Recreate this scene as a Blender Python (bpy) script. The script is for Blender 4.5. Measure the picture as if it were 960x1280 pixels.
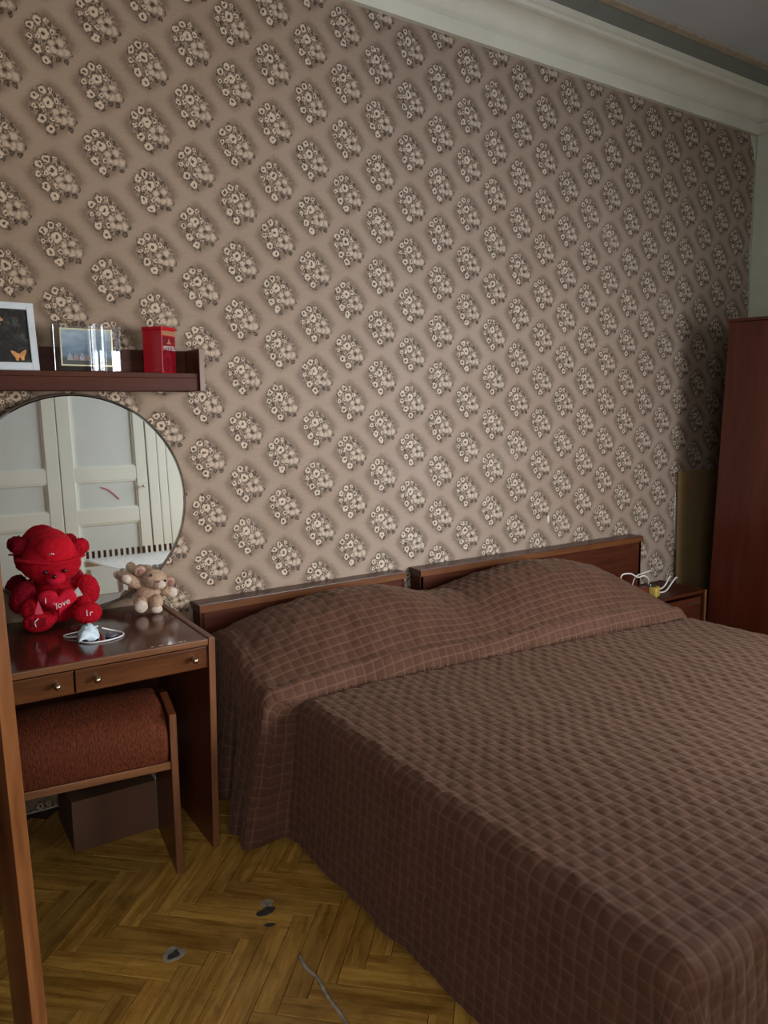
import bpy, bmesh, math, random
import numpy as np
from mathutils import Vector, Matrix, Euler, noise
random.seed(7)
rng = np.random.default_rng(5)
for o in list(bpy.data.objects): bpy.data.objects.remove(o)
scene = bpy.context.scene
COL = scene.collection
PI = math.pi

# ------------------------------------------------------------------ camera
cam_d = bpy.data.cameras.new('camera'); cam = bpy.data.objects.new('camera', cam_d); COL.objects.link(cam)
R0 = Vector((0.83543329, -0.54951171, -0.00938611))
R1 = Vector((-0.08124488, -0.10659144, -0.99097807))
R2 = Vector((0.54355357, 0.82865864, -0.13369505))
M4 = Matrix.Identity(4)
for i in range(3):
    M4[i][0] = R0[i]; M4[i][1] = -R1[i]; M4[i][2] = -R2[i]
M4[0][3], M4[1][3], M4[2][3] = -1.41844, -2.62747, 1.31374
cam.matrix_world = M4
cam_d.sensor_fit = 'VERTICAL'; cam_d.sensor_height = 36; cam_d.lens = 951.52 / 1280 * 36
cam_d.clip_start = 0.02
scene.camera = cam
# ------------------------------------------------------------------ colour, world, light
vs = scene.view_settings
vs.view_transform = 'Standard'; vs.look = 'None'; vs.gamma = 1; vs.use_curve_mapping = False
vs.exposure = 0.0
world = bpy.data.worlds.new('sky'); scene.world = world; world.use_nodes = True
world.node_tree.nodes['Background'].inputs[0].default_value = (0.75, 0.85, 1.0, 1)
world.node_tree.nodes['Background'].inputs[1].default_value = 0.6
def area(name, loc, direction, sx, sy, power, color, spread=180):
    d = bpy.data.lights.new(name, 'AREA'); d.shape = 'RECTANGLE'; d.size = sx; d.size_y = sy
    d.energy = power; d.color = color; d.spread = math.radians(spread)
    o = bpy.data.objects.new(name, d); COL.objects.link(o); o.location = loc
    o.rotation_euler = Vector(direction).to_track_quat('-Z', 'Y').to_euler()
    return o
# daylight by the right-hand window, then rear lamps added out of frame
area('window_daylight', (2.80, -2.55, 1.60), (-1, -.25, -0.25), 1.5, 1.4, 56, (0.95, 0.98, 1.0), 135)
area('rear_aimed_fill', (1.45, -3.55, 1.25), (-1.15, 3.55, -.60), 1.5, 1.1, 31, (0.98, 0.98, 1.0), 85)  # narrow beam from the unseen rear, aimed to brighten the lower wall
area('rear_left_fill', (-1.75, -3.55, 1.40), (0.30, 1, -0.15), 1.1, 1.1, 17, (1.0, 0.98, 0.96), 130)  # added unseen source that lifts the bed skirt and floor

# ------------------------------------------------------------------ helpers
def link(name, me, mat=None, parent=None):
    o = bpy.data.objects.new(name, me); COL.objects.link(o)
    if mat is not None:
        for m in (mat if isinstance(mat, (list, tuple)) else [mat]): me.materials.append(m)
    if parent is not None: o.parent = parent
    return o
def obj(name, bm, mat=None, parent=None, smooth=False):
    me = bpy.data.meshes.new(name)
    bmesh.ops.recalc_face_normals(bm, faces=bm.faces[:])
    bm.to_mesh(me); bm.free()
    if smooth:
        me.polygons.foreach_set('use_smooth', [True] * len(me.polygons))
    return link(name, me, mat, parent)
def tag(o, label, cat=None, group=None, kind=None):
    o['label'] = label
    if cat: o['category'] = cat
    if group: o['group'] = group
    if kind: o['kind'] = kind
    return o
def thing(name, label, cat, loc=(0, 0, 0), rz=0, group=None, rot=None):
    o = bpy.data.objects.new(name, None); COL.objects.link(o); o.location = loc
    o.empty_display_size = .05
    o.rotation_euler = rot if rot else (0, 0, rz)
    return tag(o, label, cat, group)
def add_box(bm, x0, x1, y0, y1, z0, z1, bev=0.0, mi=0):
    r = bmesh.ops.create_cube(bm, size=1)
    vsx = r['verts']
    for v in vsx:
        v.co = Vector((x0 + (v.co.x + .5) * (x1 - x0), y0 + (v.co.y + .5) * (y1 - y0), z0 + (v.co.z + .5) * (z1 - z0)))
    fs = set(f for v in vsx for f in v.link_faces)
    for f in fs: f.material_index = mi
    if bev:
        es = list(set(e for v in vsx for e in v.link_edges))
        bmesh.ops.bevel(bm, geom=es, offset=bev, segments=2, profile=.6, affect='EDGES')
def box(name, x0, x1, y0, y1, z0, z1, mat, parent=None, bev=0.002):
    bm = bmesh.new(); add_box(bm, x0, x1, y0, y1, z0, z1, bev)
    return obj(name, bm, mat, parent)
def ell(bm, c, r, rot=(0, 0, 0), sub=3, fuzz=0.0, seed=0, top=1e9):
    res = bmesh.ops.create_icosphere(bm, subdivisions=sub, radius=1)
    E = Euler([math.radians(a) for a in rot]).to_matrix()
    for v in res['verts']:
        p = Vector((v.co.x * r[0], v.co.y * r[1], v.co.z * r[2]))
        if fuzz:
            p += v.co.normalized() * (noise.noise(v.co * 6 + Vector((seed, 0, 0))) * fuzz)
        v.co = E @ p + Vector(c)
def tube(bm, pts, r, seg=8, closed=False):
    pts = [Vector(p) for p in pts]; n = len(pts); rings = []
    up = Vector((0, 0, 1))
    for i, p in enumerate(pts):
        if closed: t = pts[(i + 1) % n] - pts[i - 1]
        else: t = pts[min(i + 1, n - 1)] - pts[max(i - 1, 0)]
        t.normalize()
        a = t.cross(up)
        if a.length < .05: a = t.cross(Vector((1, 0, 0)))
        a.normalize(); b = t.cross(a)
        rr = r[i] if isinstance(r, (list, tuple)) else r
        rings.append([bm.verts.new(p + (a * math.cos(2 * PI * k / seg) + b * math.sin(2 * PI * k / seg)) * rr) for k in range(seg)])
    for i in range(n if closed else n - 1):
        A, B = rings[i], rings[(i + 1) % n]
        for k in range(seg): bm.faces.new((A[k], A[(k + 1) % seg], B[(k + 1) % seg], B[k]))
    if not closed:
        bm.faces.new(rings[0]); bm.faces.new(rings[-1][::-1])
def spline(pts, n=8, closed=False):
    P = [Vector(p) for p in pts]; out = []; m = len(P)
    for i in range(m if closed else m - 1):
        if closed: a, b, c, d = P[i - 1], P[i], P[(i + 1) % m], P[(i + 2) % m]
        else: a, b, c, d = P[max(i - 1, 0)], P[i], P[i + 1], P[min(i + 2, m - 1)]
        for k in range(n):
            t = k / n
            out.append(.5 * ((2 * b) + (c - a) * t + (2 * a - 5 * b + 4 * c - d) * t * t + (3 * b - a - 3 * c + d) * t ** 3))
    if not closed: out.append(P[-1])
    return out
def lathe(bm, prof, c=(0, 0, 0), axis='Y', seg=16):
    rings = []
    for r, h in prof:
        ring = []
        for k in range(seg):
            a = 2 * PI * k / seg
            if axis == 'Y': p = Vector((r * math.cos(a), h, r * math.sin(a)))
            else: p = Vector((r * math.cos(a), r * math.sin(a), h))
            ring.append(bm.verts.new(p + Vector(c)))
        rings.append(ring)
    for A, B in zip(rings, rings[1:]):
        for k in range(seg): bm.faces.new((A[k], A[(k + 1) % seg], B[(k + 1) % seg], B[k]))
    bm.faces.new(rings[0]); bm.faces.new(rings[-1][::-1])
def poly_prism(bm, pts, axis, a0, a1):
    # pts 2D; axis 'X': (y,z), 'Y': (x,z), 'Z': (x,y)
    def mk(p, a):
        return {'X': (a, p[0], p[1]), 'Y': (p[0], a, p[1]), 'Z': (p[0], p[1], a)}[axis]
    A = [bm.verts.new(mk(p, a0)) for p in pts]; B = [bm.verts.new(mk(p, a1)) for p in pts]
    n = len(pts)
    for i in range(n): bm.faces.new((A[i], A[(i + 1) % n], B[(i + 1) % n], B[i]))
    bm.faces.new(A); bm.faces.new(B[::-1])
def text_bm(s, size, depth, mat, parent, name, M, shear=0.0):
    cu = bpy.data.curves.new(name, 'FONT'); cu.body = s; cu.size = size; cu.extrude = depth; cu.shear = shear
    cu.align_x = 'CENTER'; cu.align_y = 'CENTER'; cu.resolution_u = 3
    t = bpy.data.objects.new('tmp_text', cu); COL.objects.link(t)
    bpy.context.view_layer.update()
    me = bpy.data.meshes.new_from_object(t.evaluated_get(bpy.context.evaluated_depsgraph_get()))
    bpy.data.objects.remove(t); bpy.data.curves.remove(cu)
    me.transform(M)
    return link(name, me, mat, parent)

# ------------------------------------------------------------------ materials
class NT:
    def __init__(s, name, rough=.5, color=(.5, .5, .5), spec=.5, metal=0):
        s.m = bpy.data.materials.new(name); s.m.use_nodes = True; s.t = s.m.node_tree
        s.b = s.t.nodes['Principled BSDF']
        s.b.inputs['Roughness'].default_value = rough
        s.b.inputs['Base Color'].default_value = (*color, 1)
        s.b.inputs['Specular IOR Level'].default_value = spec
        s.b.inputs['Metallic'].default_value = metal
    def n(s, typ, **kw):
        nd = s.t.nodes.new(typ)
        for k, v in kw.items(): setattr(nd, k, v)
        return nd
    def l(s, a, b): s.t.links.new(a, b)
    def put(s, sock, v):
        if isinstance(v, (int, float)): sock.default_value = v
        elif isinstance(v, (tuple, list)): sock.default_value = v
        else: s.l(v, sock)
    def math(s, op, a, b=0.0, c=0.0, clamp=False):
        nd = s.n('ShaderNodeMath', operation=op, use_clamp=clamp)
        s.put(nd.inputs[0], a); s.put(nd.inputs[1], b); s.put(nd.inputs[2], c)
        return nd.outputs[0]
    def mr(s, v, a, b, c=0.0, d=1.0, smooth=False):
        nd = s.n('ShaderNodeMapRange'); nd.interpolation_type = 'SMOOTHSTEP' if smooth else 'LINEAR'
        s.put(nd.inputs[0], v)
        for i, x in enumerate((a, b, c, d)): s.put(nd.inputs[i + 1], x)
        return nd.outputs[0]
    def mix(s, f, a, b, blend='MIX'):
        nd = s.n('ShaderNodeMix', data_type='RGBA', blend_type=blend)
        s.put(nd.inputs[0], f)
        s.put(nd.inputs[6], (*a, 1) if isinstance(a, tuple) and len(a) == 3 else a)
        s.put(nd.inputs[7], (*b, 1) if isinstance(b, tuple) and len(b) == 3 else b)
        return nd.outputs[2]
    def coord(s, scale=(1, 1, 1), rot=(0, 0, 0), kind='Object'):
        tc = s.n('ShaderNodeTexCoord'); mp = s.n('ShaderNodeMapping')
        mp.inputs['Scale'].default_value = scale; mp.inputs['Rotation'].default_value = rot
        s.l(tc.outputs[kind], mp.inputs[0]); return mp.outputs[0]
    def noise(s, vec, scale, detail=4, rough=.5, dist=0.0):
        nd = s.n('ShaderNodeTexNoise'); s.put(nd.inputs['Vector'], vec)
        nd.inputs['Scale'].default_value = scale; nd.inputs['Detail'].default_value = detail
        nd.inputs['Roughness'].default_value = rough; nd.inputs['Distortion'].default_value = dist
        return nd.outputs[0]
    def bump(s, h, strength=.3, dist=.002):
        nd = s.n('ShaderNodeBump'); nd.inputs['Strength'].default_value = strength; nd.inputs['Distance'].default_value = dist
        s.l(h, nd.inputs['Height']); s.l(nd.outputs[0], s.b.inputs['Normal'])
    def base(s, c): s.put(s.b.inputs['Base Color'], c)

def simple(name, color, rough=.5, metal=0, spec=.5, vary=.12, nscale=30, bump=0):
    s = NT(name, rough, color, spec, metal)
    v = s.noise(s.coord(), nscale)
    k = s.mr(v, .3, .7, 1 - vary, 1 + vary)
    rgb = s.n('ShaderNodeRGB'); rgb.outputs[0].default_value = (*color, 1)
    mul = s.n('ShaderNodeVectorMath', operation='SCALE'); s.l(rgb.outputs[0], mul.inputs[0]); s.l(k, mul.inputs[3])
    s.base(mul.outputs[0])
    if bump: s.bump(v, bump, .002)
    return s.m
def wood(name, dark, light, axis='X', scale=1.0, rough=.25, contrast=1.0, vary=False, coat=0.0, plank=False):
    s = NT(name, rough, dark)
    st = 12.0; f = {'X': (1, st, st), 'Y': (st, 1, st), 'Z': (st, st, 1)}[axis]
    v = s.coord(tuple(a * scale for a in f))
    if vary or plank:
        oi = s.n('ShaderNodeObjectInfo')
        ad = s.n('ShaderNodeVectorMath', operation='ADD')
        cb = s.n('ShaderNodeCombineXYZ'); r = s.math('MULTIPLY', oi.outputs['Random'], 37.0)
        s.l(r, cb.inputs[0]); s.l(r, cb.inputs[1]); s.l(r, cb.inputs[2])
        s.l(v, ad.inputs[0]); s.l(cb.outputs[0], ad.inputs[1]); v = ad.outputs[0]
    n1 = s.noise(v, 2.2, 6, .6, .8); n2 = s.noise(v, 11, 3, .6, .3)
    g = s.math('ADD', s.math('MULTIPLY', n1, .7), s.math('MULTIPLY', n2, .3))
    g = s.mr(g, .5 - .16 / contrast, .5 + .16 / contrast, 0, 1)
    c = s.mix(g, dark, light)
    if plank:
        k = s.mr(oi.outputs['Random'], 0, 1, .80, 1.15)
        mul = s.n('ShaderNodeVectorMath', operation='SCALE'); s.l(c, mul.inputs[0]); s.l(k, mul.inputs[3]); c = mul.outputs[0]
        # scuffs and dirt worn into the varnish
        wv = s.n('ShaderNodeNewGeometry')
        d = s.noise(wv.outputs['Position'], 9, 6, .65, .5)
        c = s.mix(s.mr(d, .52, .72, 0, .55), c, tuple(x * .35 for x in dark))
        s.put(s.b.inputs['Roughness'], s.mr(d, .3, .7, rough - .06, rough + .18))
    s.base(c); s.bump(n2, .12, .001)
    if coat:
        s.b.inputs['Coat Weight'].default_value = coat; s.b.inputs['Coat Roughness'].default_value = .08
    return s.m

M_plaster = simple('white_plaster', (.52, .55, .49), .75, vary=.05, nscale=6, bump=.1)
M_cornice = simple('cream_painted_plaster', (.62, .63, .55), .6, vary=.06, nscale=5, bump=.08)
M_wallbrown = simple('bounce_cutting_brown', (.22, .17, .13), .7, vary=.06, nscale=6)  # unseen walls given this brown to cut bounced light
M_band = simple('grey_painted_band', (.21, .24, .23), .6, vary=.08, nscale=5)
M_tan = simple('tan_painted_moulding', (.36, .31, .24), .6, vary=.15, nscale=20)
M_ceil = simple('blue_grey_ceiling_paint', (.44, .49, .53), .7, vary=.07, nscale=3)
M_wallside = simple('pale_green_wall_paint', (.66, .71, .58), .6, vary=.05, nscale=8)
M_wood = wood('cherry_veneer', (.062, .018, .005), (.15, .051, .014), 'X', .9, .28)
M_woodd = wood('dark_cherry_veneer', (.040, .009, .004), (.085, .022, .009), 'X', .8, .45)
M_woodd.node_tree.nodes['Principled BSDF'].inputs['Specular IOR Level'].default_value = .15
M_woodz = wood('upright_cherry_veneer', (.055, .013, .006), (.125, .034, .012), 'Z', .8, .32)
M_edge = wood('worn_light_wood_edging', (.105, .040, .014), (.20, .080, .030), 'X', 1.2, .35)
M_hedge = wood('dull_orange_edging', (.085, .028, .008), (.17, .060, .018), 'X', 1.2, .5)
M_hedge.node_tree.nodes['Principled BSDF'].inputs['Specular IOR Level'].default_value = .2
M_edgez = wood('worn_upright_wood_edging', (.10, .038, .015), (.20, .078, .032), 'Z', 1.2, .35)
M_ward = wood('red_brown_wardrobe_veneer', (.070, .014, .008), (.15, .036, .018), 'Z', .45, .3, .8)
M_orange = wood('orange_varnished_wood', (.128, .043, .012), (.255, .096, .030), 'Z', .8, .3, 1.2)
M_top = wood('glossy_dark_tabletop', (.055, .015, .010), (.095, .028, .017), 'X', .5, .13, .8)
M_parq = wood('parquet_oak', (.25, .115, .017), (.54, .31, .066), 'X', 1.3, .27, 1.3, plank=True)
M_sub = simple('dark_joint_filler', (.05, .028, .010), .6)
M_brass = simple('worn_brass', (.55, .45, .30), .25, metal=1, vary=.05)
M_steel = simple('dull_steel', (.55, .55, .55), .3, metal=1, vary=.05)
M_white = simple('white_plastic', (.75, .75, .76), .35, vary=.03)
M_whitedoor = simple('white_gloss_door_paint', (.84, .85, .77), .35, vary=.03, nscale=3)
M_doorpanel = simple('pale_door_panel_paint', (.72, .76, .74), .35, vary=.04, nscale=3)
M_black = simple('black_plastic', (.01, .01, .01), .2)
M_card = simple('brown_cardboard', (.24, .16, .065), .8, vary=.1, nscale=8)
M_cardbox = simple('dull_brown_carton', (.10, .045, .022), .8, vary=.1, nscale=8)
M_cardedge = simple('pale_carton_edge', (.35, .32, .27), .8)
M_red = simple('glossy_red_tin_paint', (.42, .004, .012), .25, vary=.05)
M_reddark = simple('deep_red_printed_tin', (.17, .003, .010), .3, vary=.5, nscale=70)
M_gold = simple('dull_gold_print', (.34, .15, .07), .4, vary=.15)
M_paper = simple('torn_white_paper', (.62, .62, .58), .8, vary=.1)
M_plinth = wood('plain_bed_rail_wood', (.20, .07, .015), (.36, .14, .03), 'Y', .8, .4)
M_yellow = simple('yellow_plastic', (.46, .33, .07), .5, vary=.05)
M_cable = simple('white_cable', (.72, .68, .66), .5, vary=.04)

def fur(name, c1, c2, scale=160, sheen=.6):
    s = NT(name, .9, c1, .15)
    v = s.noise(s.coord(), scale, 4, .7); w = s.noise(s.coord(), 14, 2)
    f = s.math('ADD', s.math('MULTIPLY', v, .7), s.math('MULTIPLY', w, .3))
    s.base(s.mix(s.mr(f, .35, .65), c1, c2)); s.bump(v, .7, .004)
    s.b.inputs['Sheen Weight'].default_value = sheen; s.b.inputs['Sheen Tint'].default_value = (*c2, 1)
    return s.m
M_fur_red = fur('red_plush', (.24, .0015, .006), (.50, .005, .018), 130, .3)
M_fur_red2 = fur('bright_red_satin', (.42, .004, .018), (.62, .012, .04), 60, .2)
M_fur_dark = fur('deep_and_shaded_red_plush', (.12, .001, .006), (.25, .003, .012), 130, .2)  # darker plush: shade painted into left ear and arm; also the sole patch
M_fur_tan = fur('sandy_plush', (.30, .19, .12), (.55, .38, .27), 120, .5)
M_fur_pale = fur('pale_plush', (.46, .37, .29), (.72, .61, .51), 90, .5)
M_fur_pink = fur('dull_pink_plush', (.26, .12, .10), (.36, .18, .15), 90, .3)
M_pinkr = simple('pink_satin_ribbon', (.62, .05, .10), .3)

# velvet bedspread
def velvet():
    s = NT('brown_quilted_velvet', .85, (.09, .04, .028), .2)
    at = s.n('ShaderNodeAttribute'); at.attribute_name = 'seam_sheen'
    v = s.noise(s.coord(), 9, 3); w = s.noise(s.coord(), 260, 2)
    c = s.mix(s.mr(v, .3, .7), (.070, .030, .017), (.094, .042, .025))
    c = s.mix(s.mr(w, .3, .7, 0, .35), c, (.05, .02, .013))
    c = s.mix(s.math('MULTIPLY', at.outputs['Fac'], .50), c, (.18, .098, .066))  # seams painted lighter, standing in for light caught by the velvet
    s.base(c); s.bump(w, .35, .0015)
    s.b.inputs['Sheen Weight'].default_value = .25; s.b.inputs['Sheen Roughness'].default_value = .4
    s.b.inputs['Sheen Tint'].default_value = (.55, .40, .28, 1)
    return s.m
M_velvet = velvet()

def cushion_mat():
    s = NT('rust_ribbed_upholstery', .8, (.2, .04, .015), .2)
    v = s.coord((260, 90, 90)); n = s.noise(v, 1, 2)
    c = s.mix(s.mr(n, .3, .7), (.052, .009, .003), (.125, .029, .008))
    s.base(c); s.bump(n, .6, .003); return s.m
M_cush = cushion_mat()

# wallpaper: two interleaved lattices of flower bouquets
def wallpaper():
    s = NT('flowered_wallpaper', .62, (.4, .35, .3), .25)
    tc = s.n('ShaderNodeTexCoord'); sp = s.n('ShaderNodeSeparateXYZ'); s.l(tc.outputs['Object'], sp.inputs[0])
    PX, PZ = .30, .1976788
    nz = s.n('ShaderNodeTexNoise'); s.l(tc.outputs['Object'], nz.inputs['Vector']); nz.inputs['Scale'].default_value = 85; nz.inputs['Detail'].default_value = 1
    nsep = s.n('ShaderNodeSeparateColor'); s.l(nz.outputs['Color'], nsep.inputs[0])
    X = s.math('ADD', sp.outputs[0], s.math('MULTIPLY', s.math('SUBTRACT', nsep.outputs[0], .5), .016))
    Z = s.math('ADD', s.math('SUBTRACT', sp.outputs[2], 1.6395), s.math('MULTIPLY', s.math('SUBTRACT', nsep.outputs[1], .5), .016))
    def local(v, per, off):
        # wrap to [-per/2, per/2]
        return s.math('SUBTRACT', s.math('WRAP', s.math('ADD', v, off + per / 2), per, 0.0), per / 2)
    xa, za = local(X, PX, 0.0), local(Z, PZ, 0.0)
    xb, zb = local(X, PX, PX / 2), local(Z, PZ, PZ / 2)
    da = s.math('ADD', s.math('DIVIDE', s.math('ABSOLUTE', xa), PX / 2), s.math('DIVIDE', s.math('ABSOLUTE', za), PZ / 2))
    db = s.math('ADD', s.math('DIVIDE', s.math('ABSOLUTE', xb), PX / 2), s.math('DIVIDE', s.math('ABSOLUTE', zb), PZ / 2))
    sel = s.math('LESS_THAN', db, da)
    def pick(a, b):
        return s.math('ADD', a, s.math('MULTIPLY', sel, s.math('SUBTRACT', b, a)))
    u, w, dd = pick(xa, xb), pick(za, zb), pick(da, db)
    uv = s.n('ShaderNodeCombineXYZ'); s.l(u, uv.inputs[0]); s.l(w, uv.inputs[1])
    grain = s.noise(tc.outputs['Object'], 340, 2, .6)
    big = s.noise(tc.outputs['Object'], 1.6, 4)
    sil = s.n('ShaderNodeMapping'); s.l(tc.outputs['Object'], sil.inputs[0]); sil.inputs['Scale'].default_value = (8, 1, 260)
    thread = s.noise(sil.outputs[0], 1.2, 2)
    c = s.mix(s.mr(big, .3, .7), (.28, .212, .162), (.335, .265, .213))
    c = s.mix(s.mr(thread, .35, .65, 0, .22), c, (.42, .34, .27))
    c = s.mix(s.mr(grain, .35, .65, 0, .25), c, (.20, .15, .11))
    # shaded lozenge behind the bouquet (printed)
    r2 = s.math('ADD', s.math('POWER', s.math('DIVIDE', s.math('ABSOLUTE', s.math('SUBTRACT', u, -.002)), .094), 1.3), s.math('POWER', s.math('DIVIDE', s.math('ABSOLUTE', s.math('SUBTRACT', w, .002)), .092), 1.3))
    halo = s.mr(r2, 1.12, .62, 0, 1, True)
    c = s.mix(s.math('MULTIPLY', halo, .72), c, (.125, .088, .062))
    mot = s.noise(uv.outputs[0], 135, 1, .5)
    core = s.mr(r2, .66, .50, 0, 1, True)
    c = s.mix(s.math('MULTIPLY', core, s.mr(mot, .47, .58, 0, .75, True)), c, (.44, .36, .285))
    c = s.mix(s.math('MULTIPLY', core, s.mr(mot, .44, .36, 0, .75, True)), c, (.05, .033, .023))
    K = .00056
    el = [  # x, y, r, centre r, kind
        (-10, 10, 60, 0, 'm'), (40, -50, 50, 0, 'm'), (-40, 40, 40, 0, 'm'),
        (50, -80, 16, 0, 'l'), (92, -85, 17, 0, 'l'), (115, -45, 15, 0, 'l'), (20, 82, 12, 0, 'l'), (-62, -14, 14, 0, 'l'),
        (58, 62, 14, 0, 'l'), (-30, -72, 12, 0, 'l'), (-104, 42, 10, 0, 'l'), (8, -122, 12, 0, 'l'), (-48, 118, 9, 0, 'l'),
        (-90, 8, 17, 6, 'f'), (-85, 62, 24, 9, 'f'), (-45, 96, 24, 9, 'f'), (26, 52, 18, 6, 'f'), (-2, 104, 14, 5, 'f'),
        (-55, -52, 26, 9, 'f'), (-12, -98, 26, 8, 'f'), (2, -42, 18, 6, 'f'), (-18, 36, 33, 10, 'f'), (-50, 18, 16, 5, 'f'),
        (64, 8, 26, 0, 'p'), (92, -40, 31, 0, 'p'), (20, -8, 26, 0, 'p'), (58, -44, 27, 0, 'p'), (30, -38, 24, 0, 'p'), (46, -18, 16, 0, 'c')]
    DARK, LIGHT, LEAF = (.050, .032, .022), (.56, .47, .38), (.040, .027, .019)
    for (ex, ey, er, ec, kd) in el:
        if kd == 'm': continue
        d = s.n('ShaderNodeVectorMath', operation='DISTANCE'); s.l(uv.outputs[0], d.inputs[0]); d.inputs[1].default_value = (ex * K, ey * K, 0)
        D = d.outputs['Value']; r = er * K
        if kd == 'l':
            c = s.mix(s.mr(D, r, r * .7, 0, .92), c, LEAF)
            c = s.mix(s.mr(D, r * .45, r * .15, 0, .5), c, (.3, .24, .19))
        elif kd == 'f':
            c = s.mix(s.mr(D, r * 1.22, r * 1.0, 0, .85), c, DARK)
            c = s.mix(s.mr(D, r * .98, r * .72, 0, .95), c, LIGHT)
            c = s.mix(s.mr(D, ec * K * 1.25, ec * K * .8, 0, .95), c, DARK)
        elif kd == 'p':
            c = s.mix(s.mr(D, r * 1.15, r * .9, 0, .45), c, DARK)
            c = s.mix(s.mr(D, r * 1.0, r * .45, 0, .9), c, (.50, .415, .335))
        else:
            c = s.mix(s.mr(D, r * 1.2, r * .35, 0, .95), c, (.05, .033, .023))
    # age stains
    st = s.noise(tc.outputs['Object'], 2.6, 5, .6, .4)
    c = s.mix(s.mr(st, .60, .80, 0, .30), c, (.45, .38, .33))
    st2 = s.mr(sp.outputs[0], 0.2, -1.2, 0, .35)
    c = s.mix(st2, c, (.28, .17, .09), 'MIX') if False else c
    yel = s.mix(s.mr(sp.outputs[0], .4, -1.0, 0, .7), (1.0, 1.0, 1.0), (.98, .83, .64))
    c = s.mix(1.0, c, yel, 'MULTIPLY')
    s.base(c); s.bump(thread, .15, .001)
    return s.m
M_paperwall = wallpaper()

MT = -2.8
# ------------------------------------------------------------------ room shell
XL, XR, YB, ZC = -2.55, 2.85, -3.65, 3.0
def struct(name, bm, mat, label=None):
    o = obj(name, bm, mat); o['kind'] = 'structure'
    if label: o['label'] = label
    return o
bm = bmesh.new(); add_box(bm, XL - .1, XR + .1, .004, .12, -.1, ZC + .1); wall_back = struct('wall_back', bm, M_plaster, 'plastered wall behind the bed')
bm = bmesh.new()
pts = [(XL, 0.0), (2.84, 0.0), (2.848, 1.0), (2.846, 1.82), (2.832, 2.2), (2.838, 2.40), (2.835, 2.5), (2.838, 2.66), (2.815, 2.74), (2.785, 2.80), (2.77, 2.86), (XL, 2.86)]
poly_prism(bm, pts, 'Y', 0.0, .004)
obj('wallpaper', bm, M_paperwall, wall_back)['label'] = 'aged beige wallpaper printed with diamond bouquets of flowers'
bm = bmesh.new(); add_box(bm, XL - .1, XL, YB, .0, -.1, ZC + .1); struct('wall_left', bm, M_wallbrown)
# right wall with a window opening
bm = bmesh.new()
add_box(bm, XR, XR + .12, -1.75, .0, -.1, ZC + .1); add_box(bm, XR, XR + .12, YB, -3.35, -.1, ZC + .1)
add_box(bm, XR, XR + .12, -3.35, -1.75, -.1, .8); add_box(bm, XR, XR + .12, -3.35, -1.75, 2.35, ZC + .1)
struct('wall_right', bm, M_wallside, 'pale green painted side wall')
# wall behind the camera with a window opening
bm = bmesh.new()
add_box(bm, XL - .1, -2.35, YB - .12, YB, -.1, ZC + .1); add_box(bm, -1.15, .75, YB - .12, YB, -.1, ZC + .1); add_box(bm, -2.35, -1.15, YB - .12, YB, -.1, .8); add_box(bm, -2.35, -1.15, YB - .12, YB, 2.35, ZC + .1); add_box(bm, 2.35, XR + .1, YB - .12, YB, -.1, ZC + .1)
add_box(bm, .75, 2.35, YB - .12, YB, -.1, .8); add_box(bm, .75, 2.35, YB - .12, YB, 2.35, ZC + .1)
struct('wall_rear', bm, M_wallbrown)
def window(name, horizontal, a0, a1, c, z0, z1):
    bm = bmesh.new()
    def bar(p0, p1, q0, q1):
        if horizontal: add_box(bm, p0, p1, c - .03, c + .03, q0, q1)
        else: add_box(bm, c - .03, c + .03, p0, p1, q0, q1)
    bar(a0, a0 + .06, z0, z1); bar(a1 - .06, a1, z0, z1); bar(a0, a1, z0, z0 + .06); bar(a0, a1, z1 - .06, z1)
    bar((a0 + a1) / 2 - .03, (a0 + a1) / 2 + .03, z0, z1)
    o = struct(name, bm, M_whitedoor)
window('window_1', False, -3.35, -1.75, XR + .07, .8, 2.35)
window('window_2', True, .75, 2.35, YB - .07, .8, 2.35)
window('window_3', True, -2.35, -1.15, YB - .07, .8, 2.35)  # unseen window, added for the rear left lamp
# ceiling
bm = bmesh.new(); add_box(bm, XL - .1, XR + .1, YB - .1, .1, ZC + .002, ZC + .1); ceiling = struct('ceiling', bm, M_ceil, 'blue-grey painted ceiling')
bm = bmesh.new()
add_box(bm, XL, XR - .15, -.262, -.140, ZC - .001, ZC + .004); add_box(bm, XR - .262, XR - .14, YB, -.262, ZC - .001, ZC + .004)
obj('painted_band', bm, M_band, ceiling)['label'] = 'dark grey band painted along the cornice'
bm = bmesh.new()
add_box(bm, XL, XR - .262, -.300, -.262, ZC - .008, ZC + .003, .003); add_box(bm, XR - .300, XR - .262, YB, -.300, ZC - .008, ZC + .003, .003)
obj('ceiling_moulding', bm, M_tan, ceiling)['label'] = 'thin tan moulding strip'
# cornice profile, (distance from wall, z)
prof = [(0, 2.818), (.022, 2.818), (.027, 2.824), (.029, 2.872), (.022, 2.879), (.030, 2.884), (.038, 2.890)]
for i in range(9):
    a = i / 8 * PI / 2
    prof.append((.042 + .075 * (1 - math.cos(a)), 2.894 + .062 * math.sin(a)))
prof += [(.128, 2.960), (.132, 2.972), (.143, 2.978), (.148, 3.0)]
bm = bmesh.new()
A = [bm.verts.new((XL, -d, z)) for d, z in prof]; B = [bm.verts.new((XR - d, -d, z)) for d, z in prof]
Cc = [bm.verts.new((XR - d, YB, z)) for d, z in prof]
for i in range(len(prof) - 1):
    bm.faces.new((A[i], A[i + 1], B[i + 1], B[i])); bm.faces.new((B[i], B[i + 1], Cc[i + 1], Cc[i]))
o = obj('trim_1', bm, M_cornice, smooth=False); tag(o, 'cream plaster cornice where wall meets ceiling', kind='structure')
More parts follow.
